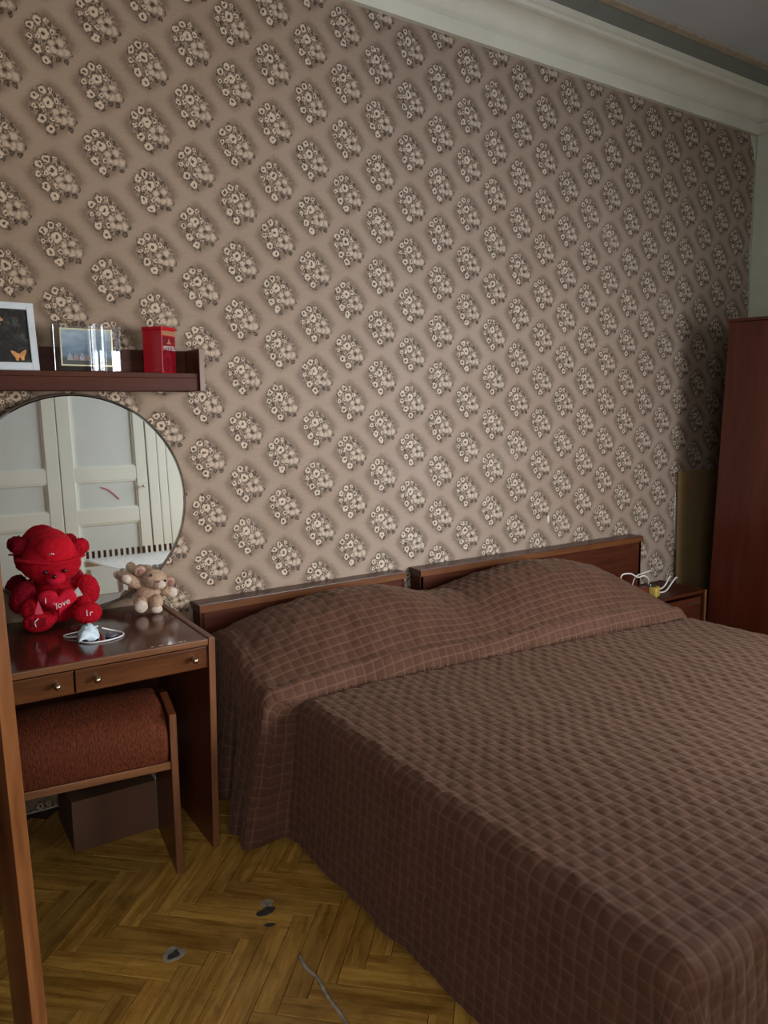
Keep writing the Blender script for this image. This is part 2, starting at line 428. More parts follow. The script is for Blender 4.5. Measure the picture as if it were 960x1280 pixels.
# floor: dark bed of joints with parquet planks laid herringbone
bm = bmesh.new(); add_box(bm, XL - .1, XR + .1, YB - .1, .1, -.1, -.006); floor = struct('floor', bm, M_sub, 'worn oak herringbone parquet floor')
PLn, PWd = .33, .055
bmp = bmesh.new(); add_box(bmp, -PLn / 2 + .0007, PLn / 2 - .0007, -PWd / 2 + .0007, PWd / 2 - .0007, -.012, 0, .0009)
plank_me = bpy.data.meshes.new('plank'); bmp.to_mesh(plank_me); bmp.free(); plank_me.materials.append(M_parq)
cells = []
n = int(PLn / PWd)
for i in range(-60, 60):
    for j in range(-14, 14):
        # horizontal + vertical brick of the herringbone in rotated frame
        cells.append((i * PWd + j * 2 * PLn * 0 + PLn / 2 + j * (PLn * 2), i * PWd + PWd / 2, 0))
        cells.append((i * PWd - PWd / 2 + j * (PLn * 2), i * PWd + PLn / 2, 1))
ang = math.radians(-43)
ca, sa = math.cos(ang), math.sin(ang)
OX, OY = -.72, -1.228
pl = []
for (x, y, k) in cells:
    X = OX + ca * x - sa * y; Y = OY + sa * x + ca * y
    if XL < X < -.2 and -3.2 < Y < -.02: pl.append((X, Y, ang + k * PI / 2))
    elif -.2 <= X < XR - .05 and YB + .1 < Y < -.02: pl.append((X, Y, ang + k * PI / 2))
def seen(p): return abs(p[0] + .75) * .9 + abs(p[1] + 1.0)
pl.sort(key=seen)
for (X, Y, a) in pl[:290]:
    o = bpy.data.objects.new('plank', plank_me); COL.objects.link(o); o.parent = floor
    o.location = (X, Y, random.uniform(-.0007, .0007)); o.rotation_euler = (random.uniform(-.002, .002), random.uniform(-.001, .001), a)
V = []; Fc = []
for (X, Y, a) in pl[290:]:
    if not (XL + .12 < X < XR - .12 and YB + .12 < Y < -.12): continue
    c, s_ = math.cos(a), math.sin(a); b = len(V)
    for (dx, dy, dz) in [(-1, -1, -.006), (1, -1, -.006), (1, 1, -.006), (-1, 1, -.006), (-1, -1, 0), (1, -1, 0), (1, 1, 0), (-1, 1, 0)]:
        x = dx * (PLn / 2 - .0007); y = dy * (PWd / 2 - .0007)
        V.append((X + c * x - s_ * y, Y + s_ * x + c * y, dz))
    Fc += [(b + 4, b + 5, b + 6, b + 7), (b, b + 1, b + 5, b + 4), (b + 1, b + 2, b + 6, b + 5), (b + 2, b + 3, b + 7, b + 6), (b + 3, b, b + 4, b + 7)]
me = bpy.data.meshes.new('parquet'); me.from_pydata(V, [], Fc)
o = link('parquet', me, M_parq, floor); o['kind'] = 'stuff'
# worn holes where the varnish and wood are gone, and a filled crack
def blotch(name, c, rx, ry, mat, rot=0, seed=0, z=.0012, irr=.35):
    bm = bmesh.new(); N = 16; A = []; B = []
    for k in range(N):
        a = 2 * PI * k / N; rr = 1 + irr * noise.noise(Vector((math.cos(a) * 1.7 + seed, math.sin(a) * 1.7, seed)))*1.6
        x, y = rx * rr * math.cos(a), ry * rr * math.sin(a)
        x, y = x * math.cos(rot) - y * math.sin(rot), x * math.sin(rot) + y * math.cos(rot)
        A.append(bm.verts.new((c[0] + x, c[1] + y, -.003))); B.append(bm.verts.new((c[0] + x * .93, c[1] + y * .93, z)))
    for k in range(N): bm.faces.new((A[k], A[(k + 1) % N], B[(k + 1) % N], B[k]))
    bm.faces.new(B)
    return obj(name, bm, mat, floor)
M_fill = simple('pale_floor_filler', (.30, .25, .17), .7, vary=.3, nscale=60)
M_fillg = simple('grey_floor_filler', (.30, .27, .22), .7, vary=.3, nscale=60)
M_hole = simple('dark_worn_wood', (.035, .035, .03), .8, vary=.4, nscale=80)
blotch('filler_patch', (-.925, -.921), .030, .024, M_fillg, .3, 1)['label'] = 'grey patch of filler in the floor'
blotch('worn_spot', (-.926, -.924), .020, .012, M_hole, .5, 3, .0020)
blotch('filler_patch', (-.655, -.872), .020, .017, M_fill, 0, 5)['label'] = 'pale patch of filler in the floor'
blotch('worn_spot', (-.670, -.900), .030, .014, M_hole, .1, 7, .0022)
blotch('worn_spot', (-.683, -.955), .014, .007, M_hole, -.4, 9)
bm = bmesh.new()
cp = spline([(-.672, -1.098, .0015), (-.678, -1.14, .0015), (-.672, -1.19, .0015), (-.680, -1.25, .0015), (-.682, -1.33, .0015), (-.70, -1.5, .0015)], 5)
tube(bm, cp, [.0048 + .002 * noise.noise(p * 40) for p in cp], 6); obj('filled_crack', bm, M_fillg, floor, True)
# far closet doors (seen in the mirror)
def closet():
    y0 = YB + .05
    root = bpy.data.objects.new('closet_front', None); COL.objects.link(root); root.location = (0, y0, 0)
    tag(root, 'tall white panelled closet doors reflected in the round mirror', 'closet')
    X0 = [-1.0, -.31, .345]
    for di in range(2):
        xa, xb = X0[di] + .003, X0[di + 1] - .003
        sl, sr = (.115, .095) if di == 0 else (.10, .085)
        lv = [.06, .12, .445, .56, .655, .775, .885, 2.1, 2.2]
        bm = bmesh.new()
        add_box(bm, xa, xa + sl, -.03, 0, .06, 2.2, .004); add_box(bm, xb - sr, xb, -.03, 0, .06, 2.2, .004)
        for a, b in ((.06, .14), (.80, .91), (1.13, 1.235), (2.1, 2.2)): add_box(bm, xa + sl, xb - sr, -.03, -.002, a, b, .004)
        d = obj('door', bm, M_whitedoor, root)
        for a, b in ((.14, .80), (.91, 1.13), (1.235, 2.1)):
            bm = bmesh.new(); add_box(bm, xa + sl, xb - sr, -.03, -.014, a, b); obj('panel', bm, M_doorpanel, d)
            bm = bmesh.new()
            e = .012
            add_box(bm, xa + sl, xa + sl + e, -.02, -.006, a, b); add_box(bm, xb - sr - e, xb - sr, -.02, -.006, a, b)
            add_box(bm, xa + sl + e, xb - sr - e, -.02, -.006, a, a + e); add_box(bm, xa + sl + e, xb - sr - e, -.02, -.006, b - e, b)
            obj('bead', bm, M_whitedoor, d)
        if di == 1:
            bm = bmesh.new(); lathe(bm, [(.004, 0), (.004, .012), (.011, .018), (.012, .026), (.006, .032)], (.30, 0, 1.07)); obj('knob', bm, M_brass, d, True)
            bm = bmesh.new()
            tube(bm, spline([(-.02, -.013, 1.08), (.03, -.0125, 1.06), (.08, -.0125, 1.015), (.11, -.0125, .98)], 5), .005, 6)
            obj('pink_scribble', bm, simple('pink_crayon', (.62, .16, .22), .7), d)['label'] = 'pink crayon scribble'
    bm = bmesh.new()
    for a, b in ((.35, .43), (.435, .50), (.505, .72)): add_box(bm, a, b, -.03, .004, .02, 2.25, .004)
    obj('door_casing', bm, M_whitedoor, root)
    bm = bmesh.new(); add_box(bm, -1.1, .72, -.03, .01, 2.2, 2.3, .004); obj('door_head', bm, M_whitedoor, root)
closet()
# slatted white rack by the closet doors, mirrored
t = thing('slatted_rack', 'white slatted bench reflected in the mirror bottom', 'rack', (.15, -2.95, 0))
for k in range(22):
    box('slat', -.42 + k * .04, -.42 + k * .04 + .026, -.20, .75, .56, .575, M_white, t, .002)
    box('gap_shade', -.42 + k * .04 + .004, -.42 + k * .04 + .022, -.20, -.185, .575, .625, M_woodd, t, .002)  # dark boxes added in place of the shaded gaps between slats
box('crossbar', -.44, .47, .71, .755, .48, .56, M_white, t); box('crossbar', -.44, .47, -.18, -.14, .52, .56, M_white, t)
for sx in (-.42, .43):
    for sy in (-.15, .73): box('leg', sx - .015, sx + .015, sy - .015, sy + .015, 0, .50, M_white, t)

# ------------------------------------------------------------------ bed
bed = thing('double_bed', 'wide double bed against the wallpapered wall with two low dark wood headboards', 'bed', (.45, -1.05, 0))
def bpart(o):
    return o
def bbox(name, x0, x1, y0, y1, z0, z1, mat, bev=.003):
    return box(name, x0 - .45, x1 - .45, y0 + 1.05, y1 + 1.05, z0, z1, mat, bed, bev)
def headboard(x0, x1, zt, dz, rz, zb=.12):
    bm = bmesh.new()
    # panel
    L = x1 - x0
    add_box(bm, 0.006, L - .006, -.030, -.008, zb, zt - .032, .002)
    add_box(bm, 0.004, .022, -.078, -.008, zb, zt - .030, .001); add_box(bm, L - .022, L - .004, -.078, -.008, zb, zt - .030, .001)
    add_box(bm, 0.006, L - .006, -.078, -.062, zb, zt - .030, .002)
    h = obj('headboard', bm, M_woodd, bed)
    bm = bmesh.new(); add_box(bm, 0, L, -.084, -.004, zt - .030, zt, .002)
    cap = obj('top_board', bm, [M_cap], h)
    bm = bmesh.new(); add_box(bm, 0.001, L - .001, -.088, -.084, zt - .029, zt - .003, .0012)
    obj('edge_strip', bm, M_hedge, h)['label'] = 'worn orange edging'
    h.location = (x0 - .45, 1.05, 0); h.rotation_euler = (0, -dz, rz)
    return h
s = NT('dusty_dark_veneer', .33, (.06, .02, .014))
v = s.coord((1, 12, 12)); g = s.noise(v, 3, 5); w = s.noise(s.coord(), 40, 4, .7)
c = s.mix(s.mr(g, .35, .65), (.045, .015, .010), (.08, .03, .02)); s.base(s.mix(s.mr(w, .50, .66, 0, .6), c, (.15, .11, .09))); M_cap = s.m
headboard(-.532, .372, .636, .004, .022)
headboard(.430, 1.872, .642, .002, 0, .375)
bbox('side_rail', -.425, -.397, -2.0, -.12, .03, .26, M_plinth); bbox('side_rail', 1.33, 1.355, -2.0, -.12, .06, .26, M_plinth)
bbox('foot_rail', -.425, 1.355, -2.02, -2.0, .06, .26, M_plinth)
for lx in (-.40, .44, 1.28):
    for ly in (-1.95, -.2): bbox('leg', lx, lx + .045, ly, ly + .045, 0, .07, M_plinth)
for (a, b) in ((-.36, .47), (.48, 1.31)):
    bm = bmesh.new(); add_box(bm, a - .45, b - .45, -1.93 + 1.05, -.14 + 1.05, .2, .41, .03); obj('mattress', bm, simple('ticking', (.5, .48, .44), .9), bed, True)

# bedspread: one quilted cloth
def sstep(a, b, x):
    t = np.clip((x - a) / (b - a), 0, 1); return t * t * (3 - 2 * t)
CELL = .0320; SUB = 8
YF = -1.935          # foot edge of the mattress top
XRi = 1.345
def crease_y(x):    # where the cloth tucks under the pillows
    return np.interp(x, [-.7, -.38, -.16, .16, .66, 1.3, 1.6], [-.64, -.625, -.60, -.615, -.66, -.69, -.69])
def pillow(x, y):
    cy = crease_y(x)
    v = (-.10 - y) / (-.10 - cy)
    P = np.interp(v, [-.2, 0, .12, .28, .42, .58, .74, .88, .96, 1.0, 1.012], [.5, .66, .88, .99, 1.0, .88, .64, .37, .20, .09, 0])
    W = np.interp(x, [-.62, -.50, -.42, -.30, -.1, .1, .22, .32, .44, .62, .85, 1.05, 1.2, 1.3, 1.38, 1.5],
                  [.09, .125, .16, .195, .228, .222, .190, .155, .150, .192, .225, .210, .170, .12, .06, .03])
    roll = .014 * np.exp(-((v - .965) / .035) ** 2) * (v < 1.012)
    return P * W + roll, v
def bed_height(x, y):
    P, v = pillow(x, y)
    z = .440 + .004 * np.sin(x * 5 + y * 3) + .003 * np.sin(y * 7 - x * 2)
    z = z - .012 * np.exp(-((v - 1.03) / .03) ** 2) * (v >= 1.012)
    return z + P
Lskirt, Rskirt, Fskirt = .46, .40, .44
nx = int(round((Lskirt + (XRi + .395) + Rskirt) / CELL * SUB)); ny = int(round((Fskirt + (-.085 - YF)) / CELL * SUB))
sv = np.linspace(-.395 - Lskirt, XRi + Rskirt, nx + 1)
def surf(S, T):
    xin_m = -.395; 
    yy = np.maximum(T, YF)
    pil = 1 - sstep(0.0, .012, -(yy - crease_y(-.5)))          # 1 in the pillow part
    xi = xin_m - .075 * pil - .02 * pil * sstep(-.1, -.5, yy)
    # remap s so that the left edge of the top follows xi
    k = np.clip((.1 - S) / (.1 + .395), 0, 1)
    Xt = S + (xi - xin_m) * k
    edge = xi
    dl = np.maximum(edge - Xt, 0); dr = np.maximum(Xt - XRi, 0); df = np.maximum(YF - T, 0)
    dx = np.maximum(dl, dr); d = np.maximum(dx, df) + .12 * np.minimum(dx, df)
    x0 = np.clip(Xt, edge, XRi); y0 = yy
    th = np.arctan2(df, dx + 1e-9)
    r = np.where(pil > .5, .055, .05)
    Z0 = bed_height(x0, y0)
    arc = r * PI / 2
    out = np.where(d < arc, r * np.sin(np.minimum(d, arc) / r), r); drop = np.where(d < arc, r * (1 - np.cos(np.minimum(d, arc) / r)), r + d - arc)
    hang = np.maximum(d - arc, 0)
    flare = np.where(pil > .5, .13, .075)
    out = out + hang * flare
    # limit to the hem
    hem = np.where(pil > .5, .075 - .055 * sstep(-.30, -.60, y0) + .012 * np.sin(y0 * 40), .022 + .03 * sstep(-.7, -2.0, y0))
    total = np.maximum(Z0 - hem, .1)
    full = np.where(dr > dl, Rskirt, Lskirt); full = np.where(df > dx, Fskirt, full)
    drop = np.minimum(drop, 10)
    sc = np.clip(total / (r + (full - arc)), 0, 3)
    drop = np.where(d < arc, drop * 1.0, r + (drop - r) * ((total - r) / (full - arc)))
    drop = np.minimum(drop, total)
    fold = hang * (.05 * np.sin(T * 21 + 1.0) + .035 * np.sin(T * 47)) * np.where(dx > df, 1, 0) + hang * .05 * np.sin(S * 24) * np.where(df > dx, 1, 0)
    corner = hang * .22 * np.sin(2 * th) ** 2
    out = out + fold * np.where(pil > .5, 1.3, .16) + corner
    sx = np.where(dl > 0, -1.0, np.where(dr > 0, 1.0, 0.0))
    X = x0 + sx * out * np.cos(th) ; Y = y0 - out * np.sin(th)
    Z = Z0 - drop
    return np.stack([X, Y, Z], -1)
# arc-length spacing along the bed, column by column, so that the quilting is not stretched over the pillows
YE = -.76
tf = np.linspace(-.085, YE, 900)
cols = surf(*np.meshgrid(sv, tf, indexing='ij'))
seg = np.linalg.norm(np.diff(cols, axis=1), axis=-1)
cum = np.concatenate([np.zeros((nx + 1, 1)), np.cumsum(seg, axis=1)], axis=1)
LA = float(np.median(cum[:, -1]))
total_len = LA + (YE - YF) + Fskirt
ny = int(round(total_len / CELL * SUB)); av = np.linspace(0, total_len, ny + 1)
Tg = np.empty((nx + 1, ny + 1))
for ci in range(nx + 1):
    c_ = cum[ci] * (LA / cum[ci, -1])
    Tg[ci] = np.where(av <= LA, np.interp(av, c_, tf), YE - (av - LA))
Sg = np.repeat(sv[:, None], ny + 1, 1); Ag = np.repeat(av[None, :], nx + 1, 0)
P = surf(Sg, Tg)
eps = .001
nu = np.gradient(P, axis=0); nv = np.gradient(P, axis=1)
N = np.cross(nu, nv); N /= np.linalg.norm(N, axis=-1, keepdims=True) + 1e-12
N = np.where(N[..., 2:3] < 0, -N, N) if False else -N
mid = N[nx // 2, ny // 2]
if mid[2] < 0: N = -N
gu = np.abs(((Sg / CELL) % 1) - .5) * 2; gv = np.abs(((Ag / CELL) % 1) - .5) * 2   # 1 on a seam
wob = 1.0
seam = np.maximum(sstep(.66, 1.0, gu), sstep(.66, 1.0, gv))
puff = (1 - gu ** 6.0) * (1 - gv ** 6.0)
P = P + N * (.0032 * puff[..., None])
# tiny cloth irregularity
ir = np.sin(Sg * 63 + Tg * 31) * np.cos(Tg * 57) + .7 * np.sin(Sg * 118 - Tg * 90 + 2 * np.sin(Tg * 13))
P += N * (.0011 * ir)[..., None]
P[..., 1] += .0022 * np.sin(Sg * 41 + 2 * np.sin(Tg * 19)); P[..., 2] += .0022 * np.sin(Tg * 37 + 2 * np.sin(Sg * 17)) * (Sg < -.4)
idx = np.arange((nx + 1) * (ny + 1)).reshape(nx + 1, ny + 1)
quads = np.stack([idx[:-1, :-1], idx[:-1, 1:], idx[1:, 1:], idx[1:, :-1]], -1).reshape(-1, 4)
me = bpy.data.meshes.new('bedspread')
me.vertices.add(P.size // 3); me.vertices.foreach_set('co', P.reshape(-1))
me.loops.add(quads.size); me.loops.foreach_set('vertex_index', quads.reshape(-1))
me.polygons.add(len(quads)); me.polygons.foreach_set('loop_start', np.arange(0, quads.size, 4)); me.polygons.foreach_set('loop_total', np.full(len(quads), 4))
me.polygons.foreach_set('use_smooth', np.ones(len(quads), bool))
me.update(calc_edges=True)
att = me.attributes.new('seam_sheen', 'FLOAT', 'POINT')
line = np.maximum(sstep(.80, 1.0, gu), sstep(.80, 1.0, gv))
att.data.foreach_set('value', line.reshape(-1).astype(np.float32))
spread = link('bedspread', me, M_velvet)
so = spread.modifiers.new('thickness', 'SOLIDIFY'); so.thickness = .006; so.offset = -1
tag(spread, 'brown quilted velvet bedspread covering the double bed and its pillows', 'bedspread')

# ------------------------------------------------------------------ dressing table
desk = thing('dressing_table', 'brown dressing table with two drawers left of the bed', 'table', (-.93, -.27, 0))
def dbox(name, x0, x1, y0, y1, z0, z1, mat, bev=.0015, parent=None):
    o = box(name, x0 + .93, x1 + .93, y0 + .27, y1 + .27, z0, z1, mat, parent or desk, bev); return o
DX0, DX1, DF, DB = -1.195, -.667, -.538, -.012
dbox('tabletop', DX0, DX1, DF + .002, DB, .634, .652, M_top)
dbox('front_edge_strip', DX0, DX1, DF, DF + .014, .6335, .6525, M_edge, .003)['label'] = 'worn lighter edging'
def side_panel(x0, x1, zt, lean):
    bm = bmesh.new(); add_box(bm, x0 + .93, x1 + .93, DF + .27, DB + .27, 0, zt, .0015)
    for v in bm.verts: v.co.x += lean * (1 - v.co.z / zt)
    o = obj('side_panel', bm, M_woodz, desk)
    bm = bmesh.new(); add_box(bm, x0 + .93, x1 + .93, DF + .27 - .003, DF + .27, .001, zt, .001); add_box(bm, x0 + .93 + .002, x1 + .93 - .002, DF + .27, DB + .27, zt, zt + .002, .0005)
    for v in bm.verts: v.co.x += lean * (1 - v.co.z / zt)
    obj('edging', bm, M_edgez, o)['label'] = 'pale worn edging'
side_panel(DX1, DX1 + .019, .655, -.012); side_panel(DX0 - .019, DX0, .655, -.012)
dbox('back_panel', DX0, DX1, DB - .01, DB, .26, .634, M_woodd)  # reaches low as a dark sheet, standing in for shade under the table
dbox('drawer_case', DX0, DX1, DF + .03, DB - .012, .556, .563, M_woodd)
def drawer(x0, x1, knobs):
    d = dbox('drawer', x0, x1, DF + .006, DF + .024, .566, .629, M_wood, .0015)
    bm = bmesh.new(); add_box(bm, x0 + .93 + .01, x1 + .93 - .01, DF + .27 + .024, DB + .27 - .04, .572, .62); obj('drawer_box', bm, M_woodd, d)
    for kx, kz in knobs:
        bm = bmesh.new(); lathe(bm, [(.0075, 0), (.0075, -.002), (.004, -.005), (.004, -.012), (.0085, -.017), (.0095, -.023), (.007, -.029), (.002, -.031)], (kx + .93, DF + .27 + .006, kz))
        obj('knob', bm, M_brass, d, True)['label'] = 'small round brass knob'
drawer(DX0 + .002, -1.042, [(-1.087, .600)]); drawer(-1.037, DX1 - .002, [(-.986, .599), (-.714, .600)])
# chips along the front edge of the top
M_chip = simple('bare_chipped_wood', (.50, .34, .24), .7)
for cx, w_ in ((-.826, .010), (-.80, .014), (-.783, .006), (-.742, .016), (-.730, .006)):
    bm = bmesh.new()
    poly_prism(bm, [(cx + .93 + w_ * .5 * math.cos(a) * random.uniform(.7, 1.2), DF + .27 + .020 + .0028 * math.sin(a)) for a in [k * PI / 4 for k in range(8)]], 'Z', .6522, .6529)
    obj('varnish_chip', bm, M_chip, desk)

# stool
stool = thing('upholstered_stool', 'stool with rust-red ribbed cushion pushed under the dressing table', 'stool', (-.99, -.43, 0), -.11)
def sbox(name, x0, x1, y0, y1, z0, z1, mat, bev=.002): return box(name, x0, x1, y0, y1, z0, z1, mat, stool, bev)
for sx, mm in ((.195, 1), (-.235, 1)):
    bm = bmesh.new(); poly_prism(bm, [(-.155, 0), (.12, 0), (.12, .47), (-.03, .50), (-.15, .475)], 'X', sx, sx + .02)
    p_ = obj('side_panel', bm, M_woodz, stool)
    bm = bmesh.new(); poly_prism(bm, [(-.158, .001), (-.154, .001), (-.149, .476), (-.153, .476)], 'X', sx + .001, sx + .019); obj('edging', bm, M_edgez, p_)
sbox('front_rail', -.215, .195, -.150, -.132, .315, .337, M_edge); sbox('back_rail', -.215, .195, .09, .108, .29, .335, M_woodd); sbox('seat_board', -.215, .195, -.132, .09, .318, .334, M_woodd)
bm = bmesh.new()
pr = [(-.148, .338), (-.156, .37), (-.158, .41), (-.150, .445), (-.12, .475), (-.07, .492), (0, .498), (.06, .49), (.10, .46), (.112, .40), (.108, .338)]
pr = [(a.x, a.y) for a in spline([(p[0], p[1], 0) for p in pr], 4)]
xs = [-.213, -.205, -.19, -.12, 0, .1, .17, .186, .193]
sc = [.90, .97, 1, 1, 1, 1, 1, .97, .90]; rings = []
for X, k in zip(xs, sc): rings.append([bm.verts.new((X, y * k, .338 + (z - .338) * k)) for y, z in pr])
for A, B in zip(rings, rings[1:]):
    for i in range(len(pr) - 1): bm.faces.new((A[i], A[i + 1], B[i + 1], B[i]))
    bm.faces.new((A[-1], A[0], B[0], B[-1]))
bm.faces.new(rings[0]); bm.faces.new(rings[-1])
obj('seat_cushion', bm, M_cush, stool, True)['label'] = 'rust-red ribbed cushion'

# carton under the table
t = thing('carton', 'small brown carton on the floor under the stool', 'box', (-.905, -.20, 0))
box('body', -.13, .122, -.13, .10, 0, .16, M_cardbox, t); box('flap', .122, .138, -.125, .10, 0, .17, M_cardedge, t)['label'] = 'grey-white side flap'

# ------------------------------------------------------------------ round mirror
t = thing('round_mirror', 'large round mirror on the wall above the dressing table', 'mirror', (-.90, -.032, 1.022), rot=(math.radians(MT), 0, 0))
s = NT('mirror_silver', .015, (.92, .95, .93), .5, 1.0); M_mir = s.m
nz = s.noise(s.coord(), 20, 2); s.put(s.b.inputs['Roughness'], s.mr(nz, .3, .7, .01, .02))
bm = bmesh.new(); lathe(bm, [(.349, 0), (.349, -.005), (.343, -.0065), (.001, -.0065)], seg=96); obj('glass', bm, M_mir, t)
bm = bmesh.new(); lathe(bm, [(.34, .011), (.3525, .011), (.3525, -.008), (.3492, -.0085), (.3492, -.003), (.34, -.003)], seg=96); obj('rim', bm, simple('dark_bronze_rim', (.10, .075, .055), .35, metal=.7), t, True)['label'] = 'thin dark rim'

# ------------------------------------------------------------------ wall shelf
shelf = thing('wall_shelf', 'dark wood wall shelf above the round mirror', 'shelf', (-1.1, -.08, 1.38))
def hbox(name, x0, x1, y0, y1, z0, z1, mat, bev=.0015): return box(name, x0 + 1.1, x1 + 1.1, y0 + .08, y1 + .08, z0 - 1.38, z1 - 1.38, mat, shelf, bev)
e = hbox('end_panel', -.520, -.503, -.150, -.004, 1.379, 1.519, M_woodz); hbox('end_panel', -1.70, -1.683, -.150, -.004, 1.379, 1.519, M_woodz)
bm = bmesh.new(); add_box(bm, -.520 + 1.1, -.503 + 1.1, -.153 + .08, -.150 + .08, 0, .139, .001); obj('edging', bm, M_edgez, e)['label'] = 'pale worn front edging'
hbox('shelf_board', -1.683, -.520, -.140, -.018, 1.422, 1.438, M_woodd)
hbox('front_apron', -1.683, -.520, -.140, -.125, 1.380, 1.422, M_woodd)
hbox('back_board', -1.683, -.520, -.018, -.004, 1.380, 1.518, M_woodd)

# photo frame with butterflies
t = thing('butterfly_picture_frame', 'white picture frame with orange butterflies on a dark print', 'picture frame', (-1.083, -.095, 1.438), .0, rot=(math.radians(-9), 0, math.radians(5)))
M_frame = simple('white_painted_frame', (.62, .66, .68), .4, vary=.04)
M_dprint = NT('dark_botanical_print', .3, (.02, .02, .02)); s = M_dprint
n1 = s.noise(s.coord(), 26, 6, .7, 1.2); s.base(s.mix(s.mr(n1, .5, .75), (.018, .015, .013), (.11, .12, .10))); M_dprint = s.m
M_orangeprint = simple('orange_print', (.62, .27, .07), .5, vary=.35, nscale=90)
M_peach = simple('peach_print', (.50, .25, .14), .5, vary=.3, nscale=90)
W2, H2, b_ = .082, .204, .020
bm = bmesh.new()
add_box(bm, -W2, -W2 + b_, -.011, 0, 0, H2, .0015); add_box(bm, W2 - b_, W2, -.011, 0, 0, H2, .0015)
add_box(bm, -W2 + b_, W2 - b_, -.011, 0, 0, b_ + .004, .0015); add_box(bm, -W2 + b_, W2 - b_, -.011, 0, H2 - b_, H2, .0015)
obj('frame', bm, M_frame, t)
pr_ = box('print', -W2 + b_, W2 - b_, -.004, -.001, b_ + .004, H2 - b_, M_dprint, t, 0)
def butterfly(cx, cz, s_, rot, mat):
    pts = [(0, -.2), (.25, -.75), (.55, -.7), (.6, -.3), (.85, .1), (1.05, .62), (.95, .75), (.5, .55), (.12, .25), (0, .3)]
    pts = pts + [(-x, y) for x, y in pts[-2:0:-1]]
    c, q = math.cos(rot), math.sin(rot)
    bm = bmesh.new(); poly_prism(bm, [(cx + s_ * (x * c - y * q), cz + s_ * (x * q + y * c)) for x, y in pts], 'Y', -.0048, -.0038)
    obj('butterfly', bm, mat, pr_)
butterfly(.030, .046, .021, .08, M_orangeprint); butterfly(-.022, .150, .020, 1.0, M_peach)
box('easel_back', -.03, .03, .000, .012, .0, .15, M_black, t)

# acrylic photo holder
t = thing('acrylic_photo_holder', 'clear acrylic photo holder with a thin gold border', 'picture frame', (-.862, -.095, 1.438), math.radians(3))
s = NT('clear_acrylic', .02, (.95, .98, 1)); s.b.inputs['Transmission Weight'].default_value = 1; s.b.inputs['IOR'].default_value = 1.45; M_acr = s.m
bm = bmesh.new()
path = spline([(-.098, .022, 0), (-.098, -.012, 0), (-.09, -.018, 0), (.0, -.020, 0), (.09, -.018, 0), (.098, -.012, 0), (.098, .022, 0)], 4)
o1 = [(p.x, p.y) for p in path]; o2 = [(p.x * .975, p.y + .003) for p in path][::-1]
poly_prism(bm, o1 + o2, 'Z', .003, .140); obj('acrylic_front', bm, M_acr, t)
box('acrylic_base', -.098, .098, -.02, .022, 0, .003, M_acr, t, .0005)
bm = bmesh.new(); poly_prism(bm, [(.028 + .022 * math.cos(a), -.030 + .010 * math.sin(a)) for a in [k * PI / 8 for k in range(16)]] , 'Z', .003, .146)
obj('acrylic_tube', bm, M_acr, t, False)
M_goldm = simple('gold_border', (.80, .68, .42), .3, metal=.6, vary=.05)
bm = bmesh.new()
w_, z0_, z1_ = .079, .018, .132
add_box(bm, -w_, -w_ + .004, -.008, -.002, z0_, z1_); add_box(bm, w_ - .004, w_, -.008, -.002, z0_, z1_)
add_box(bm, -w_ + .004, w_ - .004, -.008, -.002, z0_, z0_ + .004); add_box(bm, -w_ + .004, w_ - .004, -.008, -.002, z1_ - .004, z1_); obj('border', bm, M_goldm, t)
# printed snapshot: beach with hazy sky
s = NT('seaside_snapshot', .25, (.3, .4, .5))
tc = s.n('ShaderNodeTexCoord'); sp = s.n('ShaderNodeSeparateXYZ'); s.l(tc.outputs['Object'], sp.inputs[0])
n1 = s.noise(s.coord((20, 1, 60)), 1, 4); n2 = s.noise(s.coord((120, 1, 120)), 1, 3)
c = s.mix(s.mr(sp.outputs[2], .055, .125), (.20, .31, .44), (.55, .66, .70))
c = s.mix(s.mr(n1, .45, .7, 0, .5), c, (.10, .16, .26))
c = s.mix(s.mr(sp.outputs[2], .052, .040), c, (.10, .10, .085)); s.base(c); M_snap = s.m
ph = box('photo', -w_ + .004, w_ - .004, -.006, -.004, z0_ + .004, z1_ - .004, M_snap, t, 0)
M_skinp = simple('faded_flesh_print', (.42, .27, .24), .5, vary=.3, nscale=150); M_whp = simple('faded_white_print', (.50, .48, .52), .5, vary=.3, nscale=150)
for k, px in enumerate((-.052, -.034, -.016, -.002)):
    bm = bmesh.new(); poly_prism(bm, [(px + x * .008, .045 + z * .010) for x, z in ((-1, -1), (1, -1), (.9, .2), (.4, .6), (.35, 1.2), (-.35, 1.2), (-.4, .6), (-.9, .2))], 'Y', -.0066, -.006)
    obj('printed_figure', bm, [M_whp, M_skinp][k % 2], ph)

# red tin
t = thing('red_tin', 'square red tin with gold band and white lettering on the shelf', 'tin', (-.629, -.082, 1.438), math.radians(37))
hw = .037
